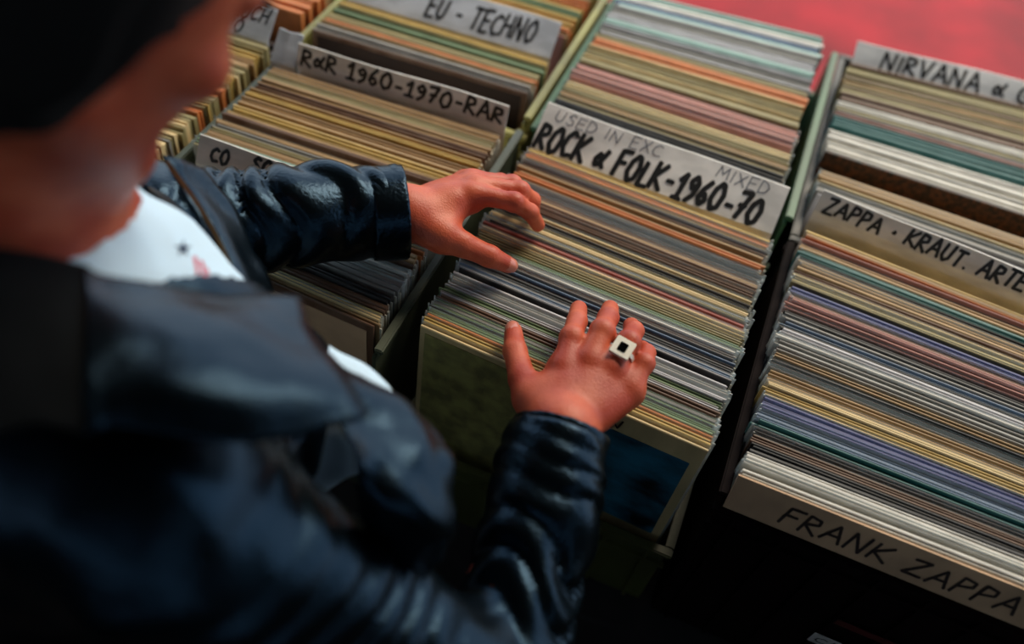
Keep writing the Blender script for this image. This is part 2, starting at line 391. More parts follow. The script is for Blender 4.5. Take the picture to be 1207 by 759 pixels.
divider('divider_card', 'white divider card reading ROCK & FOLK 1960-70 in thick marker, middle row', -0.222, 0.815, 0.096, 0.812, 0.050, 0.035, M_card,
        [('ROCK & FOLK-1960-70', 0.01, 0.93, 0.04, 0.60, 0.0062, M_ink), ('USED IN EXC       MIXED', 0.05, 0.93, 0.70, 0.95, 0.0014, M_ink_thin)])
divider('divider_card', 'white divider card in the far right crate, its marker line starting with ZAPPA', 0.137, 0.880, 0.455, 0.851, 0.012, 0.025, M_card,
        [('ZAPPA * KRAUT. ARTE', 0.03, 0.80, 0.12, 0.85, 0.0042, M_ink)])
divider('divider_card', 'white divider card lettered NIRVANA & G standing last at the back of the right row', 0.138, 1.232, 0.452, 1.273, 0.027, 0.022, M_card,
        [('NIRVANA & G', 0.13, 0.83, 0.10, 0.85, 0.0046, M_ink)])
divider('divider_card', 'narrow white divider card reading 1960-1970-RAR in the left row', -0.556, 0.813, -0.264, 0.834, 0.008, 0.029, M_card,
        [('R&R 1960-1970-RAR', 0.02, 0.98, 0.12, 0.84, 0.0046, M_ink)])
divider('divider_card', 'small white divider card with blurred marker letters just above the left jacket sleeve', -0.560, 0.593, -0.266, 0.606, 0.018, 0.028, M_card,
        [('CO', 0.06, 0.14, 0.25, 0.75, 0.0040, M_ink), ('SOULFUNK', 0.24, 0.60, 0.34, 0.92, 0.0044, M_ink)])
divider('divider_card', 'grey-white divider card ending in TECHNO at the top of the left row', -0.577, 0.986, -0.266, 1.006, 0.045, 0.030, M_cardg,
        [('EU - TECHNO', 0.38, 0.90, 0.2, 0.8, 0.0044, M_ink)])
divider('divider_card', 'small pale divider card with two short lines of marker beside the face', -0.90, 0.822, -0.615, 0.836, 0.035, 0.030, M_cardg,
        [('KRAUCH', 0.66, 0.97, 0.52, 0.95, 0.0030, M_ink), ('E 70', 0.66, 0.86, 0.05, 0.42, 0.0030, M_ink)])
divider('index_tab', 'blank smooth grey card tab between the two leftmost record rows', -0.592, 0.806, -0.556, 0.808, 0.03, 0.030, M_cardg, [], depth=0.1)

# ------------------------------------------------------------------ crates
M_olive = material('olive_plastic', (0.30, 0.31, 0.16), 0.45, noise=0.2, nscale=(9, 9, 9), bump=0.1, bscale=300)
M_green = material('green_plastic', (0.22, 0.40, 0.27), 0.5, noise=0.15, nscale=(9, 9, 9))
M_maroon = material('maroon_plastic', (0.07, 0.018, 0.022), 0.75, spec=0.12, noise=0.3, nscale=(9, 9, 9))
M_greyg = material('grey_green_plastic', (0.27, 0.30, 0.23), 0.45, noise=0.25, nscale=(9, 9, 9))
M_slate = material('dark_teal_plastic', (0.06, 0.10, 0.11), 0.5)
M_yell = material('yellow_olive_plastic', (0.60, 0.58, 0.32), 0.45, noise=0.25, nscale=(9, 9, 9))
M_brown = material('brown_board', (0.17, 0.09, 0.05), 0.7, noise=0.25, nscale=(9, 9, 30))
def crate(label, x0, x1, y0, y1, zt, mat, zfront=None, post=False):
    root = empty('record_crate', ((x0 + x1) / 2, y0, T_Z + 0.002)); tag(root, label, 'crate')
    X0 = x0 - (x0 + x1) / 2; X1 = -X0; Y1 = y1 - y0; H = zt - T_Z - 0.002; HF = (zfront if zfront else zt) - T_Z - 0.002
    t = 0.004
    def p(name, boxes, bev=0.0008):
        g = Geo()
        for lo, hi in boxes: g.box(lo, hi)
        return g.build(name, mat, root, bevel=bev)
    p('bottom', [((X0, 0, 0), (X1, Y1, t))])
    fw = p('front_wall', [((X0 + t, 0, t), (X1 - t, t, HF - 0.008))])
    p('back_wall', [((X0 + t, Y1 - t, t), (X1 - t, Y1, HF - 0.008))])
    for s in (0, 1):
        a = X0 if s == 0 else X1 - t
        p('side_wall', [((a, 0, t), (a + t, Y1, H - 0.008))])
    # rolled rim, and the ribs that stiffen the outside
    r = 0.006
    p('rim', [((X0 - r, -r, HF - 0.008), (X1 + r, t + 0.001, HF)), ((X0 - r, Y1 - t - 0.001, HF - 0.008), (X1 + r, Y1 + r, HF)),
              ((X0 - r, t + 0.001, H - 0.008), (X0 + t, Y1 - t - 0.001, H)), ((X1 - t, t + 0.001, H - 0.008), (X1 + r, Y1 - t - 0.001, H))], 0.0015)
    nb = 7
    for k in range(nb):
        xx = X0 + 0.02 + (X1 - X0 - 0.04) * k / (nb - 1)
        p('rib', [((xx - 0.002, -0.005, t), (xx + 0.002, -0.0002, HF - 0.0085))], 0)
    p('lower_rim', [((X0 - 0.004, -0.0055, HF - 0.034), (X1 + 0.004, -0.0001, HF - 0.028))], 0)
    if post:
        for xx in (X0, X1 - 0.012):
            p('corner_post', [((xx, -0.006, 0), (xx + 0.012, 0.012, HF + 0.001))], 0.002)
    return root
c_mid = crate('olive plastic crate with low walls holding the rock and folk records', -0.228, 0.108, 0.455, 0.845, TOP - 0.178, M_olive, zfront=TOP - 0.178)
crate('green plastic crate at the back of the middle row, its rim level with the sleeves', -0.234, 0.112, 0.862, 1.278, TOP - 0.016, M_green, zfront=TOP - 0.10)
c_right = crate('dark maroon crate at the lower right below the lettered cardboard strip', 0.125, 0.457, 0.450, 0.838, TOP - 0.022, M_maroon, zfront=TOP - 0.038)
crate('far crate of the right row, mostly hidden, with teal grey walls', 0.128, 0.457, 0.85, 1.292, TOP - 0.03, M_slate)
crate('grey-green crate of the left row, its corner showing under the left hand', -0.588, -0.249, 0.447, 0.855, TOP - 0.012, M_greyg, zfront=TOP - 0.10)
crate('yellow-olive crate at the back of the left row with a stout corner post', -0.588, -0.249, 0.868, 1.24, TOP - 0.008, M_yell, zfront=TOP - 0.035, post=True)
crate('brown crate of the leftmost row beside the face', -0.926, -0.600, 0.48, 0.85, TOP - 0.03, M_brown)
crate('brown crate at the back of the leftmost row', -0.926, -0.600, 0.87, 1.24, TOP - 0.03, M_brown)

# cardboard strip with a name in brown marker on the front of the maroon crate
root = empty('cardboard_strip', (0.128, 0.449, TOP - 0.034)); tag(root, 'brown cardboard strip lettered in tall dark capitals on the front of the maroon crate', 'sign')
g = Geo(); g.box((0, -0.0008, 0), (0.325, 0.0016, 0.041)); g.build('card', M_cardb, root, rot=(-0.38, 0, 0))
V, Fc = strokes('FRANK ZAPPA', 0.222, 0.020, 0.0032, slant=0.25)
link('lettering', mesh('lettering', [(0.052 + a, -0.0014 - o - 0.10 * 0 , 0.009 + b) for a, b, o in V], [tuple(reversed(q)) for q in Fc]), M_ink_brown, root, rot=(-0.38, 0, 0))

# the first sleeve of the middle crate, a picture cover
def picture(name, label, c, y, x, yaw, parts):
    r = dict(x=x, y=y, lean=math.radians(2), dz=0.0, roll=0, yaw=math.radians(yaw))
    base, rot = place(r)
    root = link(name, sleeve_mesh(c, 0.0035), None, None, base, rot); tag(root, label, 'record')
    for (nm, x0, x1, z0, z1, mt) in parts:
        g = Geo(); g.box((x0, -0.0028, z0), (x1, -0.0019, z1)); g.build(nm, mt, root)
    return root
M_teal = material('teal_picture', (0.16, 0.46, 0.58), 0.4, nscale=(14, 14, 22), col2=(0.03, 0.06, 0.08))
M_olivep = material('olive_picture', (0.62, 0.60, 0.36), 0.5, nscale=(40, 40, 40), col2=(0.44, 0.42, 0.26))
pc = picture('record_sleeve', 'front picture sleeve of the middle crate, olive with a teal scene and thin cream border', 'c', 0.487, -0.0625, -2.4,
        [('printed_panel', -W / 2 + 0.006, 0.02, 0.01, W - 0.008, M_olivep), ('printed_panel', 0.02, W / 2 - 0.010, 0.13, W - 0.030, M_teal)])
V, Fc = strokes('IN', 0.024, 0.015, 0.002)
link('lettering', mesh('lettering', [(0.048 + a, -0.0029 - o, W - 0.024 + b) for a, b, o in V], [tuple(reversed(q)) for q in Fc]), M_ink_brown, pc)
picture('record_sleeve', 'brown front sleeve of the near left crate with a printed panel', 'b', 0.4755, -0.4195, -2.0, [('printed_panel', -0.14, 0.15, 0.02, W - 0.01, M_cardb)])
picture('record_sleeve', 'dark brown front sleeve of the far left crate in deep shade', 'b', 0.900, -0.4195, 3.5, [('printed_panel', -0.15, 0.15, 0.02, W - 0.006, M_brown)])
o = None
M_tape = material('red_tape', (0.30, 0.06, 0.06), 0.6)
g = Geo(); g.box((-0.005, -0.0066, 0.104), (0.085, -0.0056, 0.127)); st_ = g.build('sticker', M_card, c_right)
V, Fc = strokes('CM N', 0.060, 0.012, 0.0018)
link('lettering', mesh('lettering', [(a, -0.0069 - o_, 0.110 + b) for a, b, o_ in V], [tuple(reversed(q)) for q in Fc]), M_ink, st_)
g = Geo(); g.box((0.0, -0.0066, 0.165), (0.16, -0.0056, 0.176)); g.build('tape', M_tape, c_right)
# ------------------------------------------------------------------ person
def A(v): return np.array(v, dtype=np.float64)
def smin(a, b, k):
    h = np.clip(0.5 + 0.5 * (b - a) / k, 0, 1)
    return b * (1 - h) + a * h - k * h * (1 - h)
class Cone:
    def __init__(s, a, b, ra, rb, k=0.02):
        s.a, s.b, s.ra, s.rb, s.k = A(a), A(b), ra, rb, k
        r = max(ra, rb); s.lo = np.minimum(s.a, s.b) - r; s.hi = np.maximum(s.a, s.b) + r
    def d(s, p):
        ba = s.b - s.a; pa = p - s.a
        h = np.clip(pa @ ba / (ba @ ba), 0, 1)
        return np.linalg.norm(pa - h[..., None] * ba, axis=-1) - (s.ra + (s.rb - s.ra) * h)
class Ell:
    def __init__(s, c, r, axes=None, k=0.02):
        s.c, s.r, s.k = A(c), A(r), k; s.m = A(axes) if axes is not None else np.eye(3)
        e = np.abs(s.m.T) @ s.r; s.lo = s.c - e; s.hi = s.c + e
    def d(s, p):
        q = (p - s.c) @ s.m.T
        k0 = np.linalg.norm(q / s.r, axis=-1); k1 = np.linalg.norm(q / (s.r * s.r), axis=-1)
        return k0 * (k0 - 1) / np.maximum(k1, 1e-9)
def union(prims, p, lo, hi, margin):
    d = None
    for q in prims:
        if np.any(q.lo - margin > hi) or np.any(q.hi + margin < lo): continue
        x = q.d(p); d = x if d is None else smin(d, x, q.k)
    return d
def surface(fn, lo, hi, h, n=20):
    """naive surface nets over the blocks that hold the surface; fn(points, lo, hi) gives a distance or None"""
    lo = A(lo); hi = A(hi); B = h * n; cnt = np.ceil((hi - lo) / B).astype(int)
    keys = []; pos = []; quads = []
    S = 1 << 20
    ar = np.arange(n + 1)
    I, J, K = np.meshgrid(ar, ar, ar, indexing='ij')
    base = np.stack([I, J, K], -1)
    off = np.array([[i, j, k] for i in (0, 1) for j in (0, 1) for k in (0, 1)])
    edges = [(a, b) for a in range(8) for b in range(a + 1, 8) if bin(a ^ b).count('1') == 1]
    for bi in range(cnt[0]):
        for bj in range(cnt[1]):
            for bk in range(cnt[2]):
                b0 = np.array([bi, bj, bk]) * n
                l = lo + b0 * h; c = l + B / 2
                dc = fn(c[None, :], l, l + B)
                if dc is None or abs(float(dc[0])) > B * 0.95 + 0.02: continue
                P = l + base * h
                D = fn(P.reshape(-1, 3), l, l + B + h)
                if D is None: continue
                D = D.reshape(n + 1, n + 1, n + 1)
                if D.min() > 0 or D.max() < 0: continue
                cor = np.stack([D[o[0]:n + o[0], o[1]:n + o[1], o[2]:n + o[2]] for o in off], -1)
                act = (cor.min(-1) < 0) & (cor.max(-1) >= 0)
                idx = np.argwhere(act); cv = cor[act]
                sm_ = np.zeros((len(idx), 3)); ct = np.zeros(len(idx))
                for a, b in edges:
                    va, vb = cv[:, a], cv[:, b]; cr = (va < 0) != (vb < 0)
                    t = np.where(cr, va / np.where(cr, va - vb, 1), 0)
                    pt = off[a] + t[:, None] * (off[b] - off[a])
                    sm_ += pt * cr[:, None]; ct += cr
                gi = idx + b0
                keys.append((gi[:, 0] * S + gi[:, 1]) * S + gi[:, 2]); pos.append(lo + (gi + sm_ / ct[:, None]) * h)
                for ax in range(3):
                    u, v_ = (ax + 1) % 3, (ax + 2) % 3
                    s0 = [slice(0, n)] * 3; s1 = [slice(0, n)] * 3; s1[ax] = slice(1, n + 1)
                    a = D[tuple(s0)]; b = D[tuple(s1)]
                    cr = np.argwhere((a < 0) != (b < 0))
                    if not len(cr): continue
                    flip = a[tuple(cr.T)] >= 0
                    gg = cr + b0; eu = np.zeros(3, int); eu[u] = 1; ev = np.zeros(3, int); ev[v_] = 1
                    q = [gg - eu - ev, gg - ev, gg, gg - eu]
                    q = np.stack([(x[:, 0] * S + x[:, 1]) * S + x[:, 2] for x in q], -1)
                    q[flip] = q[flip][:, ::-1]
                    quads.append(q)
    keys = np.concatenate(keys); pos = np.concatenate(pos); quads = np.concatenate(quads)
    uk, ix = np.unique(keys, return_index=True); V = pos[ix]
    r = np.searchsorted(uk, quads); r = np.clip(r, 0, len(uk) - 1)
    ok = (uk[r] == quads).all(1)
    return V, r[ok]
def np_mesh(name, V, Q):
    me = bpy.data.meshes.new(name)
    me.vertices.add(len(V)); me.vertices.foreach_set('co', V.astype(np.float32).ravel())
    me.loops.add(len(Q) * 4); me.loops.foreach_set('vertex_index', Q.astype(np.int32).ravel())
    me.polygons.add(len(Q)); me.polygons.foreach_set('loop_start', np.arange(0, len(Q) * 4, 4, dtype=np.int32))
    me.polygons.foreach_set('use_smooth', np.ones(len(Q), dtype=bool))
    me.update(calc_edges=True); me.validate()
    return me
Z0 = CAM_Z
def R_(x, y, z): return A((x, y, z + Z0))          # z relative to the lens height
# joints
PEL = R_(-0.36, 0.08, -0.84); WST = R_(-0.37, 0.145, -0.71); CHE = R_(-0.39, 0.205, -0.585)
NB = R_(-0.43, 0.262, -0.478); SR = R_(-0.268, 0.155, -0.520); SL = R_(-0.600, 0.270, -0.485)
ER = A(ray(572, 835, 0.675)); WR = A(onz(662, 508, TOP + 0.045))
EL = A(ray(170, 268, 0.83)); WL = A(onz(476, 250, TOP + 0.062))
HF = A((0.40, 0.655, -0.64)); HF /= np.linalg.norm(HF)
HU = A((0.335, 0.55, 0.766)); HU -= HF * (HU @ HF); HU /= np.linalg.norm(HU); HR = np.cross(HF, HU)
HC = A(ray(84, -60, 0.455))
def H_(f, r, u): return HC + HF * f + HR * r + HU * u
HAX = [HF, HR, HU]
torso = [Ell(PEL, (0.155, 0.115, 0.12), [(0.94, -0.34, 0), (0.34, 0.94, 0), (0, 0, 1)]), Ell(WST, (0.138, 0.105, 0.13), [(0.94, -0.34, 0), (0.34, 0.94, 0), (0, 0, 1)], 0.05),
         Ell(CHE, (0.158, 0.115, 0.15), [(0.94, -0.34, 0), (0.32, 0.88, 0.34), (-0.12, -0.32, 0.94)], 0.06),
         Ell(CHE + A((0.34, 0.94, 0)) * 0.105 + A((0.94, -0.34, 0)) * 0.085, (0.066, 0.066, 0.066), None, 0.04), Ell(CHE + A((0.34, 0.94, 0)) * 0.105 - A((0.94, -0.34, 0)) * 0.085, (0.066, 0.066, 0.066), None, 0.04),
         Ell(R_(-0.385, 0.275, -0.535), (0.115, 0.070, 0.070), None, 0.04),
         Cone(NB + (0, 0, -.01), SR, 0.062, 0.056, 0.05), Cone(NB + (0, 0, -.01), SL, 0.062, 0.056, 0.05), Cone(CHE, NB, 0.10, 0.07, 0.05)]
neck = [Cone(NB + (0, -0.01, -0.02), H_(-0.035, 0, -0.07), 0.060, 0.054, 0.03), Cone(NB + (0.02, 0.04, -0.03), H_(0.02, 0, -0.09), 0.035, 0.04, 0.03)]
head = [Ell(H_(-0.012, 0, 0.028), (0.097, 0.077, 0.090), HAX, 0.03), Ell(H_(0.028, 0, -0.035), (0.068, 0.062, 0.085), HAX, 0.03),
        Cone(H_(0.0, 0.052, -0.062), H_(0.072, 0.012, -0.108), 0.017, 0.016, 0.03), Cone(H_(0.0, -0.052, -0.062), H_(0.072, -0.012, -0.108), 0.017, 0.016, 0.03),
        Ell(H_(0.080, 0, -0.106), (0.017, 0.019, 0.016), HAX, 0.016),
        Cone(H_(0.083, 0, 0.012), H_(0.108, 0, -0.032), 0.0085, 0.0125, 0.014), Ell(H_(0.100, 0.012, -0.036), (0.010, 0.008, 0.008), HAX, 0.006), Ell(H_(0.100, -0.012, -0.036), (0.010, 0.008, 0.008), HAX, 0.006),
        Cone(H_(0.080, 0.038, 0.028), H_(0.090, 0.010, 0.022), 0.008, 0.009, 0.016), Cone(H_(0.080, -0.038, 0.028), H_(0.090, -0.010, 0.022), 0.008, 0.009, 0.016),
        Ell(H_(0.066, 0.040, -0.022), (0.022, 0.022, 0.018), HAX, 0.02), Ell(H_(0.066, -0.040, -0.022), (0.022, 0.022, 0.018), HAX, 0.02),
        Cone(H_(0.086, 0.020, -0.066), H_(0.095, 0, -0.063), 0.004, 0.006, 0.006), Cone(H_(0.086, -0.020, -0.066), H_(0.095, 0, -0.063), 0.004, 0.006, 0.006),
        Cone(H_(0.084, 0.018, -0.074), H_(0.093, 0, -0.077), 0.004, 0.0065, 0.005), Cone(H_(0.084, -0.018, -0.074), H_(0.093, 0, -0.077), 0.004, 0.0065, 0.005)]
for s in (1, -1):
    head += [Cone(H_(-0.004, 0.080 * s, 0.022), H_(-0.016, 0.088 * s, 0.006), 0.006, 0.009, 0.006), Cone(H_(-0.016, 0.088 * s, 0.006), H_(-0.004, 0.078 * s, -0.030), 0.008, 0.006, 0.006)]
eyes = [H_(0.073, 0.031 * s, 0.008) for s in (1, -1)]
arms = [Cone(SR, ER, 0.050, 0.040, 0.04), Cone(ER, ER + (WR - ER) * .35, 0.040, 0.041, 0.02), Cone(ER + (WR - ER) * .35, WR, 0.041, 0.029, 0.02),
        Cone(SL, EL, 0.050, 0.040, 0.04), Cone(EL, EL + (WL - EL) * .35, 0.040, 0.041, 0.02), Cone(EL + (WL - EL) * .35, WL, 0.041, 0.028, 0.02)]
ax_p = A((0.94, -0.34, 0)); fw_p = A((0.34, 0.94, 0))
legs = []
FEET = []
for s in (1, -1):
    hip = PEL + ax_p * 0.085 * s + (0, 0, -0.05); knee = hip + fw_p * 0.05 + A((0, 0, 0.47 - hip[2])); ank = A((knee[0], knee[1], 0.075)) - fw_p * 0.06 + ax_p * 0.01 * s
    legs += [Cone(hip, knee, 0.085, 0.056, 0.04), Cone(knee, knee + (ank - knee) * .3 - fw_p * 0.01, 0.054, 0.056, 0.03), Cone(knee + (ank - knee) * .3 - fw_p * 0.01, ank, 0.056, 0.036, 0.03),
             Cone(ank + A((0, 0, -0.035)), ank + fw_p * 0.14 + A((0, 0, -0.045)), 0.034, 0.026, 0.03)]
    FEET.append(ank)
def O(px, py, z): return A(onz(px, py, TOP + z))
# right hand, palm down on the record edges: (mcp, pip, dip, tip, radii)
RH = dict(
    index=[O(664, 432, .052), O(674, 398, .056), O(680, 379, .042), O(682, 364, .026)],
    middle=[O(695, 424, .056), O(710, 390, .062), O(717, 374, .047), O(719, 364, .030)],
    ring=[O(722, 433, .055), O(741, 403, .062), O(747, 390, .045), O(744, 384, .028)],
    little=[O(743, 456, .047), O(759, 428, .053), O(762, 416, .038), O(757, 410, .024)])
RT = [O(634, 482, .036), O(616, 447, .034), O(607, 414, .028), O(605, 390, .020)]
LH = dict(
    index=[O(556, 228, .070), O(606, 238, .066), O(625, 250, .044), O(634, 265, .018)],
    middle=[O(560, 219, .068), O(613, 225, .060), O(627, 236, .036), O(628, 250, .012)],
    ring=[O(556, 212, .058), O(604, 217, .046), O(616, 228, .024), O(612, 240, .004)],
    little=[O(548, 212, .044), O(590, 214, .032), O(600, 224, .014), O(597, 233, .002)])
LT = [O(508, 272, .056), O(545, 288, .050), O(577, 302, .036), O(599, 312, .022)]
def hand(W0, fingers, thumb, SCL):
    palm = []; fs = []
    names = ['index', 'middle', 'ring', 'little']; mc = [fingers[n][0] for n in names]
    down = A((0, 0, -1.0))
    for i, n in enumerate(names):
        m = mc[i]; st = W0 + (m - W0) * 0.12 + (mc[i] - (mc[1] + mc[2]) / 2) * 0.22
        palm.append(Cone(st + down * 0.002, m + down * 0.006, 0.0155, 0.0125 * SCL, 0.014))
        palm.append(Cone(W0 + (m - W0) * 0.5 + down * 0.008, m + down * 0.012, 0.012, 0.010, 0.014))
    for i in range(3): palm.append(Cone(mc[i] + down * 0.006, mc[i + 1] + down * 0.006, 0.0105, 0.0105, 0.010))
    palm.append(Cone(W0, thumb[0] + (thumb[1] - thumb[0]) * 0.3, 0.022, 0.019, 0.018))
    palm.append(Cone((W0 + thumb[0]) / 2, mc[0] + (W0 - mc[0]) * 0.35 + down * 0.006, 0.0145, 0.012, 0.016))
    palm.append(Cone(thumb[0] + (thumb[1] - thumb[0]) * 0.55, mc[0] + (W0 - mc[0]) * 0.30 + down * 0.008, 0.009, 0.010, 0.018))
    rad = dict(index=(.0102, .0095, .0086, .0076), middle=(.0106, .0098, .0088, .0078), ring=(.0102, .0094, .0084, .0074), little=(.0092, .0083, .0074, .0066))
    for n in names:
        r = [SCL * q for q in rad[n]]; j = fingers[n]
        fs.append([Cone(j[0], j[1], r[0], r[1] * .96, 0.004), Ell(j[1] , (r[1] * 1.05,) * 3, None, 0.004), Cone(j[1], j[2], r[1] * .97, r[2], 0.004), Cone(j[2], j[3], r[2], r[3], 0.004)])
    fs.append([Cone(thumb[0], thumb[1], .0165, .0135, 0.006), Cone(thumb[1], thumb[2], .0133, .0118, 0.004), Cone(thumb[2], thumb[3], .0118, .0092, 0.004)])
    return palm, fs
HANDS = [hand(WR, RH, RT, 1.2), hand(WL, LH, LT, 1.08)]
def bounds(ps): return np.min([q.lo for q in ps], 0), np.max([q.hi for q in ps], 0)
HB = [bounds(p + sum(f, [])) for p, f in HANDS]
core = torso + neck + head + arms + legs
socket = [Ell(H_(0.090, 0.032 * s, 0.006), (0.010, 0.015, 0.009), HAX) for s in (1, -1)]
def body_fn(p, lo, hi):
    d = union(core, p, lo, hi, 0.06)
    for q in socket:
        if d is not None and not (np.any(q.lo - .03 > hi) or np.any(q.hi + .03 < lo)): d = -smin(-d, q.d(p), 0.006)
    for (palm, fs), (bl, bh) in zip(HANDS, HB):
        if np.any(bl - .04 > hi) or np.any(bh + .04 < lo): continue
        m = union(palm, p, lo, hi, 0.08)
        t = None
        for f in fs:
            x = union(f, p, lo, hi, 0.08)
            if x is not None: t = x if t is None else smin(t, x, 0.0025)
        h = t if m is None else (m if t is None else smin(m, t, 0.007))
        if h is not None: d = h if d is None else smin(d, h, 0.012)
    return d
M_skin = material('skin', (0.78, 0.38, 0.26), 0.45, noise=0.0, col2=(0.66, 0.25, 0.16), nscale=(22, 22, 22), bump=0.25, bscale=500, sss=0.12, spec=0.35)
M_hair = material('dark_hair', (0.035, 0.024, 0.02), 0.8, spec=0.25)
M_tee = material('white_cotton', (0.82, 0.90, 0.95), 0.85, bump=0.2, bscale=900)
M_leather = material('black_leather', (0.022, 0.040, 0.048), 0.27, bump=0.30, bscale=260, spec=0.33, col2=(0.012, 0.020, 0.024), nscale=(12, 12, 12))
M_leather.node_tree.nodes['Principled BSDF'].inputs['Specular Tint'].default_value = (0.28, 0.60, 1.0, 1)
M_jeans = material('dark_denim', (0.10, 0.12, 0.18), 0.85)
M_silver = material('silver', (0.92, 0.90, 0.85), 0.45, metal=0.45)
M_stone = material('black_stone', (0.02, 0.02, 0.025), 0.1)
M_eye = material('eye_white', (0.85, 0.84, 0.80), 0.2)
M_iris = material('iris', (0.12, 0.08, 0.05), 0.2)
M_nail = material('nail', (0.78, 0.46, 0.38), 0.28, coat=0.3)
M_lips = material('zip_brass', (0.45, 0.40, 0.28), 0.35, metal=0.9)
person = empty('person', (float(PEL[0]), float(PEL[1]), 0.0))
tag(person, 'person in a black leather jacket and white T-shirt leaning over the crates, flipping through records', 'person')
POFF = A(person.location)
import time as _t; _t0 = _t.time()
def grow(name, fn, h, mat, ps, parent=person, pad=0.03, shade=True):
    lo, hi = bounds(ps); V, Q = surface(fn, lo - pad, hi + pad, h)
    print(name, len(V), round(_t.time() - _t0, 1))
    return link(name, np_mesh(name, V - POFF, Q), mat, parent)
body = grow('body', body_fn, 0.0026, M_skin, core + sum([p + sum(f, []) for p, f in HANDS], []))
# --- T-shirt
tee_p = [Ell(q.c, q.r + 0.006, q.m, q.k) if isinstance(q, Ell) else Cone(q.a, q.b, q.ra + 0.006, q.rb + 0.006, q.k) for q in torso] + \
        [Cone(SR, SR + (ER - SR) * .6, 0.06, 0.056, 0.03), Cone(SL, SL + (EL - SL) * .4, 0.06, 0.058, 0.03)]
tee_p += [Cone(ray(322, 424, .70), ray(379, 460, .672), 0.03, 0.024, 0.03), Cone(ray(379, 460, .672), ray(419, 496, .68), 0.024, 0.024, 0.03), Cone(ray(419, 496, .68), CHE + A((0.1, 0.04, -0.14)), 0.026, 0.05, 0.05)]
tee_p += [Cone(ray(186, 302, .665), ray(238, 346, .68), 0.035, 0.022, 0.04)]
NECKDIR = A(H_(0.0, 0, -0.08)) - NB; NECKDIR /= np.linalg.norm(NECKDIR)
def wr(p, f, seed): return vnoise(p * f + seed) - 0.5
def tee_fn(p, lo, hi):
    d = union(tee_p, p, lo, hi, 0.09)
    if d is None: return None
    d = d + 0.010 * wr(p, 14, 5) + 0.003 * wr(p, 40, 9)
    sh = np.maximum(d, -(d + 0.011))
    c = NB + A((0.012, 0.008, 0.03)); hole = np.linalg.norm((p - c) * A((1, 1, 0.6)), axis=-1) - 0.071
    sh = np.maximum(sh, -hole); sh = np.maximum(sh, (R_(0, 0, -0.93)[2] - p[:, 2]))
    return sh
tee = grow('t_shirt', tee_fn, 0.0045, M_tee, tee_p)
# --- leather jacket
def infl(q, a, kk=None): 
    return Ell(q.c, q.r + a, q.m, kk or q.k) if isinstance(q, Ell) else Cone(q.a, q.b, q.ra + a, q.rb + a, kk or q.k)
jt = [infl(q, 0.020, max(q.k, .03)) for q in torso]
def sleeve(S, E, W1, r0, r1, r2):
    return [Cone(S, E, r0, r1, 0.03), Cone(E, W1, r1 * .98, r2, 0.02)]
CR = WR - (WR - ER) / np.linalg.norm(WR - ER) * 0.008; CL = WL - (WL - EL) / np.linalg.norm(WL - EL) * 0.006
sl_r = sleeve(SR + A((0.01, 0, 0)), ER, WR, 0.078, 0.060, 0.043)
sl_l = sleeve(SL, EL, WL, 0.078, 0.056, 0.047)
jp = jt + sl_r + sl_l
dirR = (WR - ER) / np.linalg.norm(WR - ER); dirL = (WL - EL) / np.linalg.norm(WL - EL)
HEM = R_(0, 0, -0.83)[2]
OPEN_C = None
def jacket_raw(p, lo, hi, fold=True):
    d = union(jp, p, lo, hi, 0.10)
    if d is None: return None
    q = p.copy(); q[:, 2] *= 0.8
    n = 0.016 * wr(p, 11, 3) + 0.007 * wr(p, 27, 1)
    # bunched folds around the forearms and upper arms
    for (a, b, amp, fr, tw, s) in ((ER, WR, 0.0042, 34, 1.2, 0.5), (SR, ER, 0.0030, 20, 2.0, 2.5), (EL, WL, 0.0045, 24, 1.0, 1.1), (SL, EL, 0.0035, 22, 1.4, 4.0)):
        ba = b - a; L2 = ba @ ba; h = (p - a) @ ba / L2; L = math.sqrt(L2)
        near = np.clip(1 - np.linalg.norm(p - a - np.clip(h, 0, 1)[:, None] * ba, axis=-1) / 0.11, 0, 1) * np.clip(1.15 - np.abs(h - 0.5) * 1.6, 0, 1)
        ph = h * L * fr * 6.28 * 0.5 + tw * 3.0 * wr(p, 13, s) * 2 + p[:, 0] * 18 * tw
        sn = np.sin(ph); n = n + amp * near * (1 - np.abs(sn) * 2) * 1.5 * (0.4 + 1.2 * vnoise(p * 9 + s))
    return d + n
def jacket_fn(p, lo, hi):
    d = jacket_raw(p, lo, hi)
    if d is None: return None
    d = np.maximum(d, -(d + 0.0075))
    for W1, dr in ((WR, dirR), (WL, dirL)):
        d = np.maximum(d, -np.maximum(-((p - W1) @ dr + 0.004), np.linalg.norm(p - W1, axis=-1) - 0.10))
    d = np.maximum(d, HEM - p[:, 2] )
    c = NB + A((0.0, 0.0, 0.045)); hole = np.linalg.norm((p - c) * A((1, 1, 0.9)), axis=-1) - 0.075
    d = np.maximum(d, -hole)
    # open front: a wedge that widens upwards
    f = (p - CHE) @ fw_p; r = (p - CHE) @ ax_p; z = p[:, 2] - CHE[2]
    wid = np.interp(z, [-0.30, -0.10, 0.02, 0.16], [0.085, 0.055, 0.07, 0.09])
    wedge = np.maximum(np.maximum(np.maximum(np.abs(r + 0.005) - wid, r - 0.055), -f + 0.01), f - 0.19)
    return np.maximum(d, -wedge)
jacket = grow('leather_jacket', jacket_fn, 0.0036, M_leather, jp)

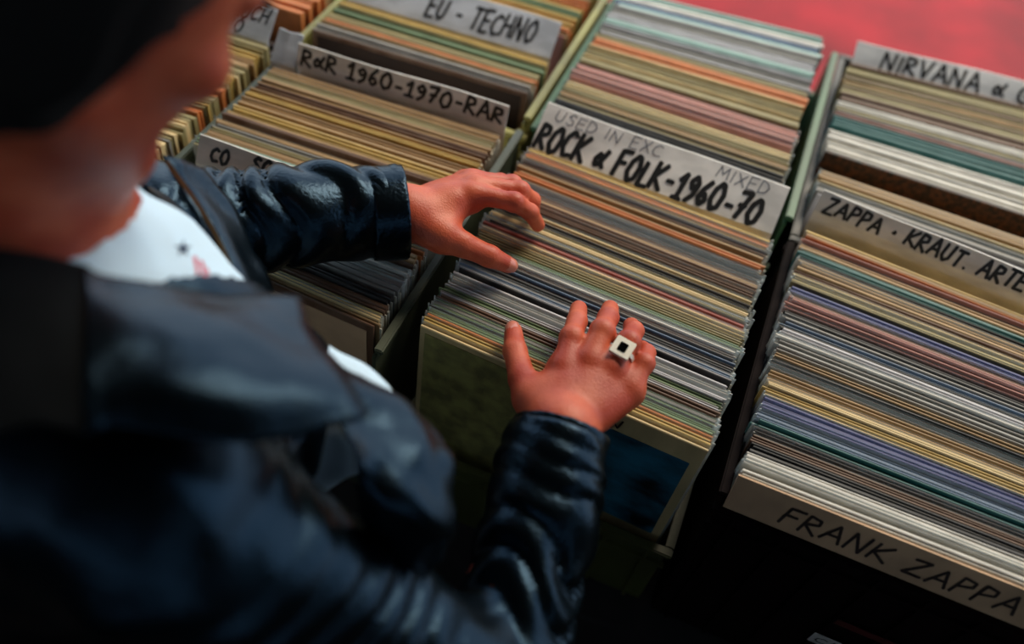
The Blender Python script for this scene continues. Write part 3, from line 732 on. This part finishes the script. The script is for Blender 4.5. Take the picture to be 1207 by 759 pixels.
def cr_up(P, n):
    """Catmull-Rom along axis 0, n steps per span"""
    P = np.concatenate([2 * P[:1] - P[1:2], P, 2 * P[-1:] - P[-2:-1]]); out = []
    for i in range(1, len(P) - 2):
        for k in range(n):
            t = k / n
            out.append(0.5 * (2 * P[i] + (P[i + 1] - P[i - 1]) * t + (2 * P[i - 1] - 5 * P[i] + 4 * P[i + 1] - P[i + 2]) * t * t + (3 * P[i] - P[i - 1] - 3 * P[i + 1] + P[i + 2]) * t ** 3))
    out.append(P[-2]); return np.array(out)
def sheet(name, grid, mat, parent, thick=0.003, wr_amp=0.004, n=8):
    """a leather piece: control rows of (px, py, depth) turned into a thick curved sheet"""
    G = np.array([[A(ray(*c)) for c in row] for row in grid])
    G = cr_up(G, n); G = np.swapaxes(cr_up(np.swapaxes(G, 0, 1), n), 0, 1)
    nu, nv = G.shape[:2]
    du = np.gradient(G, axis=0); dv = np.gradient(G, axis=1); N = np.cross(du, dv); N /= np.linalg.norm(N, axis=-1)[..., None] + 1e-9
    if (N[nu // 2, nv // 2] @ (A((0, 0, CAM_Z)) - G[nu // 2, nv // 2])) < 0: N = -N
    G = G + N * (wr_amp * 2 * (vnoise(G.reshape(-1, 3) * 26 + 4).reshape(nu, nv) - .5) + wr_amp * (vnoise(G.reshape(-1, 3) * 60).reshape(nu, nv) - .5))[..., None]
    T = np.concatenate([(G + N * thick / 2).reshape(-1, 3), (G - N * thick / 2).reshape(-1, 3)]) - POFF
    f = []; M = nu * nv
    for i in range(nu - 1):
        for j in range(nv - 1):
            a = i * nv + j; q = (a, a + 1, a + 1 + nv, a + nv); f.append(q); f.append(tuple(M + x for x in reversed(q)))
    rim = [j for j in range(nv)] + [i * nv + nv - 1 for i in range(1, nu)] + [(nu - 1) * nv + j for j in range(nv - 2, -1, -1)] + [i * nv for i in range(nu - 2, 0, -1)]
    for a, b in zip(rim, rim[1:] + rim[:1]): f.append((b, a, M + a, M + b))
    me = mesh(name, T, f, True)
    bm = bmesh.new(); bm.from_mesh(me); bmesh.ops.recalc_face_normals(bm, faces=bm.faces); bm.to_mesh(me); bm.free()
    return link(name, me, mat, parent), G
LG = [[(-80, 285, .47), (40, 300, .50), (140, 328, .525), (262, 348, .57), (354, 352, .605)],
      [(-80, 365, .445), (40, 372, .465), (150, 385, .485), (265, 392, .52), (366, 392, .575)],
      [(-80, 440, .43), (40, 445, .445), (150, 452, .462), (280, 462, .485), (405, 440, .545)],
      [(-80, 505, .425), (40, 500, .435), (150, 505, .458), (290, 522, .478), (434, 492, .53)]]
M_matte = material('matte_collar_shade', (0.02, 0.025, 0.028), 0.85, spec=0.2, bump=0.3, bscale=500)  # matte black paints the shade on the collar and keeps sky sheen off
col_, _ = sheet('collar', [[(-200, 280, .45)] + r[:2] + [(105, r[1][1] + 14, (r[1][2] + r[2][2]) / 2 - .001)] for r in LG], M_matte, jacket, wr_amp=0.002)
lap, _ = sheet('lapel', [[(100, r[1][1] + 13, (r[1][2] + r[2][2]) / 2 - .004)] + r[2:] for r in LG], M_leather, jacket, wr_amp=0.0025)
pan, _ = sheet('front_panel', [[(350, 405, .60), (388, 424, .62), (425, 450, .63), (453, 464, .64)],
                        [(380, 450, .58), (425, 465, .60), (470, 480, .62), (515, 505, .63)],
                        [(410, 500, .565), (455, 515, .585), (500, 530, .60), (538, 572, .61)],
                        [(420, 560, .555), (455, 585, .565), (490, 608, .575), (535, 620, .60)],
                        [(430, 640, .60), (460, 660, .60), (485, 680, .61), (505, 675, .63)]], M_leather, jacket, wr_amp=0.007)
pan2, Gp = sheet('front_panel', [[(190, 185, .70), (208, 190, .71), (240, 200, .74)],
                           [(228, 245, .70), (244, 244, .71), (280, 248, .75)],
                           [(258, 300, .69), (274, 296, .70), (305, 300, .75)],
                           [(276, 345, .67), (292, 340, .69), (320, 345, .74)]], M_leather, jacket)
def strip(name, line, width, mat, parent, lift=0.004):
    L = cr_up(np.array([A(ray(*c)) for c in line]), 10); v = []; f = []
    for i in range(len(L)):
        t = L[min(i + 1, len(L) - 1)] - L[max(i - 1, 0)]; t /= np.linalg.norm(t); c = A((0, 0, CAM_Z)) - L[i]; c /= np.linalg.norm(c); s = np.cross(t, c)
        for k, (a, b) in enumerate(((-1, 0), (-1, 1), (1, 1), (1, 0))): v.append(L[i] + s * a * width / 2 + c * (b * 0.002 + lift) - POFF)
    for i in range(len(L) - 1):
        for k in range(4): f.append((i * 4 + k, i * 4 + (k + 1) % 4, (i + 1) * 4 + (k + 1) % 4, (i + 1) * 4 + k))
    return link(name, mesh(name, v, f), mat, parent)
strip('zipper', [(196, 190, .70), (236, 245, .70), (265, 298, .69), (282, 345, .675)], 0.004, M_lips, pan2)
# --- hair
hair_p = [Ell(H_(-0.030, 0, 0.038), (0.105, 0.092, 0.098), HAX, 0.03), Cone(H_(-0.05, 0.045, 0.02), H_(-0.06, 0.05, -0.085), 0.050, 0.034, 0.03), Cone(H_(-0.05, -0.045, 0.02), H_(-0.06, -0.05, -0.085), 0.050, 0.034, 0.03),
          Cone(H_(-0.08, 0, 0.0), H_(-0.085, 0, -0.10), 0.055, 0.040, 0.03), Cone(H_(-0.010, 0.074, 0.03), H_(-0.022, 0.074, -0.055), 0.026, 0.018, 0.02), Cone(H_(0.0, -0.074, 0.03), H_(0.0, -0.076, -0.085), 0.028, 0.018, 0.02), Cone(H_(-0.06, 0.045, -0.05), H_(-0.07, 0.040, -0.095), 0.036, 0.026, 0.02), Cone(H_(-0.05, -0.05, -0.06), H_(-0.055, -0.045, -0.115), 0.04, 0.03, 0.02)]
def hair_fn(p, lo, hi):
    d = union(hair_p, p, lo, hi, 0.08)
    if d is None: return None
    q = (p - HC) @ np.stack([HF, HR, HU]).T
    d = d + 0.004 * np.sin(q[:, 1] * 420 + 14 * wr(p, 18, 2)) * (vnoise(p * 40) > .0) * .5 + 0.012 * wr(p, 20, 7)
    face = np.maximum(0.020 - q[:, 0] + np.abs(q[:, 1]) * 0.25, q[:, 2] - 0.062)
    return np.maximum(d, -face)
hair = grow('hair', hair_fn, 0.003, M_hair, hair_p)
# --- eyes
for e in eyes:
    bm = bmesh.new(); bmesh.ops.create_uvsphere(bm, u_segments=20, v_segments=12, radius=0.0118); me = bpy.data.meshes.new('eyeball'); bm.to_mesh(me); bm.free()
    me.polygons.foreach_set('use_smooth', [True] * len(me.polygons))
    eb = link('eyeball', me, M_eye, person, tuple(e - POFF))
    bm = bmesh.new(); bmesh.ops.create_uvsphere(bm, u_segments=16, v_segments=8, radius=0.0058); me = bpy.data.meshes.new('iris'); bm.to_mesh(me); bm.free()
    link('iris', me, M_iris, eb, tuple((HF * 0.8 - HU * 0.5) / np.linalg.norm(HF * 0.8 - HU * 0.5) * 0.0072))
for s in (1, -1):
    me_ = Cone(H_(0.089, 0.044 * s, 0.030), H_(0.096, 0.014 * s, 0.030), 0.0035, 0.0035)
    def bf(p, lo, hi, me_=me_): return me_.d(p)
    grow('eyebrow', bf, 0.0016, M_hair, [me_], pad=0.006)
# --- cuffs of the sleeves
def cuff(W1, E1, r, name='cuff'):
    dr = (W1 - E1) / np.linalg.norm(W1 - E1); a = W1 - dr * 0.034; b = W1 - dr * 0.001
    def fn(p, lo, hi):
        ax = (p - a) @ dr; rad = np.linalg.norm((p - a) - ax[:, None] * dr, axis=-1)
        d = np.abs(rad - r - 0.004 * wr(p, 30, 3)) - 0.0035
        return np.maximum(np.maximum(d, ax - 0.034), -ax) - 0.0008
    grow(name, fn, 0.0024, M_leather, [Cone(a, b, r + .01, r + .01)], parent=jacket)
cuff(WR, ER, 0.0415); cuff(WL, EL, 0.0455)
# --- trousers and shoes
leg_p = [infl(q, 0.014) for q in legs if q.hi[2] > 0.2] + [infl(torso[0], 0.008)]
def jeans_fn(p, lo, hi):
    d = union(leg_p, p, lo, hi, 0.08)
    if d is None: return None
    d = d + 0.012 * wr(p, 14, 8)
    return np.maximum(np.maximum(d, -(d + 0.008)), np.maximum(0.07 - p[:, 2], p[:, 2] - R_(0, 0, -0.80)[2]))
grow('trousers', jeans_fn, 0.006, M_jeans, leg_p)
for ank in FEET:
    sp = [Cone(ank + A((0, 0, -0.028)), ank + fw_p * 0.15 + A((0, 0, -0.038)), 0.043, 0.036, 0.03), Cone(ank + A((0, 0, 0.03)), ank + A((0, 0, -0.03)), 0.046, 0.044, 0.02)]
    def shoe_fn(p, lo, hi, sp=sp):
        d = union(sp, p, lo, hi, 0.08)
        return None if d is None else np.maximum(np.maximum(d, 0.002 - p[:, 2]), p[:, 2] - 0.10)
    grow('shoe', shoe_fn, 0.005, M_leather, sp)
# --- fingernails
def nail(dip, tip, r, side):
    dip, tip = A(dip), A(tip); ax = (tip - dip) / np.linalg.norm(tip - dip); up = side - ax * (side @ ax); up /= np.linalg.norm(up); sd_ = np.cross(ax, up)
    c = tip - ax * r * 0.15 + up * r * 0.90; v = []; f = []
    for i in range(7):
        u = -1 + i / 3
        for j in range(7):
            w_ = -1 + j / 3; wd = r * 0.72 * (1 - 0.25 * max(0, u) ** 3 - 0.15 * max(0, -u) ** 2)
            v.append(c + ax * u * r * 0.95 + sd_ * w_ * wd - up * (w_ * w_ * r * 0.34 + max(0, u) ** 2 * r * 0.22) - POFF)
    for i in range(6):
        for j in range(6): a = i * 7 + j; f.append((a, a + 1, a + 8, a + 7))
    o = link('fingernail', mesh('fingernail', v, f, True), M_nail, person); md = o.modifiers.new('thick', 'SOLIDIFY'); md.thickness = 0.0012; md.offset = 0
up0 = A((0, -0.25, 1.0))
fwdR = A(WR - ER); fwdR /= np.linalg.norm(fwdR)
for n, r in (('index', .0082), ('middle', .0084), ('ring', .0080), ('little', .0072)):
    j = RH[n]; nail(j[2], j[3], r, A(fwdR) + A((0, 0, .5)))
    j = LH[n]; dl = A(WL - EL); dl /= np.linalg.norm(dl); nail(j[2], j[3], r, dl + A((0, 0, .5)))
nail(RT[2], RT[3], .0100, A((-.4, 0.1, .8))); nail(LT[2], LT[3], .0100, A((0.1, -.5, .8)))
# --- silver ring with a square black and white face on the ring finger of the right hand
ra_, rb_ = RH['ring'][0], RH['ring'][1]; ax_ = (rb_ - ra_) / np.linalg.norm(rb_ - ra_); rc = ra_ + (rb_ - ra_) * 0.50
upv = A((0, -0.15, 1.0)); upv -= ax_ * (upv @ ax_); upv /= np.linalg.norm(upv); sdv = np.cross(ax_, upv)
ring_r = 0.0127
v = []; f = []
for i in range(28):
    an = 2 * PI * i / 28; rd = upv * math.cos(an) + sdv * math.sin(an)
    for (dr_, da) in ((0, -.0022), (.0016, -.0022), (.0016, .0022), (0, .0022)): v.append(rc + rd * (ring_r + dr_ - .0006) + ax_ * da - POFF)
for i in range(28):
    for k in range(4): f.append((i * 4 + k, i * 4 + (k + 1) % 4, ((i + 1) % 28) * 4 + (k + 1) % 4, ((i + 1) % 28) * 4 + k))
ring = link('ring', mesh('ring', v, f), M_silver, person); ring['label'] = 'silver ring with square face and black stone'
def obox(name, c, hx, hy, hz, mat, parent, bev=0.0006):
    v = [c + ax_ * a * hx + sdv * b * hy + upv * d * hz - POFF for a in (-1, 1) for b in (-1, 1) for d in (-1, 1)]
    me = mesh(name, v, [(0, 1, 3, 2), (4, 6, 7, 5), (0, 4, 5, 1), (2, 3, 7, 6), (0, 2, 6, 4), (1, 5, 7, 3)])
    bm = bmesh.new(); bm.from_mesh(me); bmesh.ops.bevel(bm, geom=bm.edges[:], offset=bev, segments=2, affect='EDGES'); bm.to_mesh(me); bm.free()
    return link(name, me, mat, parent)
obox('bezel', rc + upv * (ring_r + .0022), .0098, .0098, .0022, M_silver, ring)
obox('stone', rc + upv * (ring_r + .0042), .0048, .0042, .0012, M_stone, ring)

# --- print on the chest of the T-shirt: a dark star-like mark and red strokes
from mathutils.bvhtree import BVHTree
tm = tee.data; bvh = BVHTree.FromPolygons([v.co.copy() for v in tm.vertices], [tuple(p.vertices) for p in tm.polygons])
def tee_print(name, px, py, shapes, mat):
    org = Vector((0, 0, CAM_Z)) - Vector(POFF); v = []; f = []
    for poly in shapes:
        cx_ = sum(p[0] for p in poly) / len(poly); cy_ = sum(p[1] for p in poly) / len(poly); ring_ = []
        for (x, y) in [(cx_, cy_)] + poly:
            d = (RIGHT * ((px + x - 603.5) / F_PX) + DOWN * ((py + y - 379.5) / F_PX) + FWD).normalized()
            h = bvh.ray_cast(org + d * 0.40, d)
            if h[0] is None or h[3] > 0.36: break
            ring_.append(h[0] - d * 0.0008)
        else:
            b = len(v); v += ring_; n = len(poly)
            for i in range(n): f.append((b, b + 1 + i, b + 1 + (i + 1) % n))
    if f: link(name, mesh(name, v, f), mat, tee)
M_pb = material('print_navy', (0.10, 0.16, 0.26), 0.8); M_pr = material('print_red', (0.78, 0.30, 0.36), 0.8)
star = [(math.cos(a * PI / 5 - .3) * (11 if a % 2 == 0 else 4), math.sin(a * PI / 5 - .3) * (11 if a % 2 == 0 else 4)) for a in range(10)]
tee_print('printed_mark', 216, 293, [star], M_pb)
tee_print('printed_mark', 236, 318, [[(-9, -16), (-4, -16), (0, 4), (-4, 6)], [(-1, -12), (4, -10), (8, 8), (3, 10)], [(6, -4), (9, -2), (15, 16), (10, 14)]], M_pr)
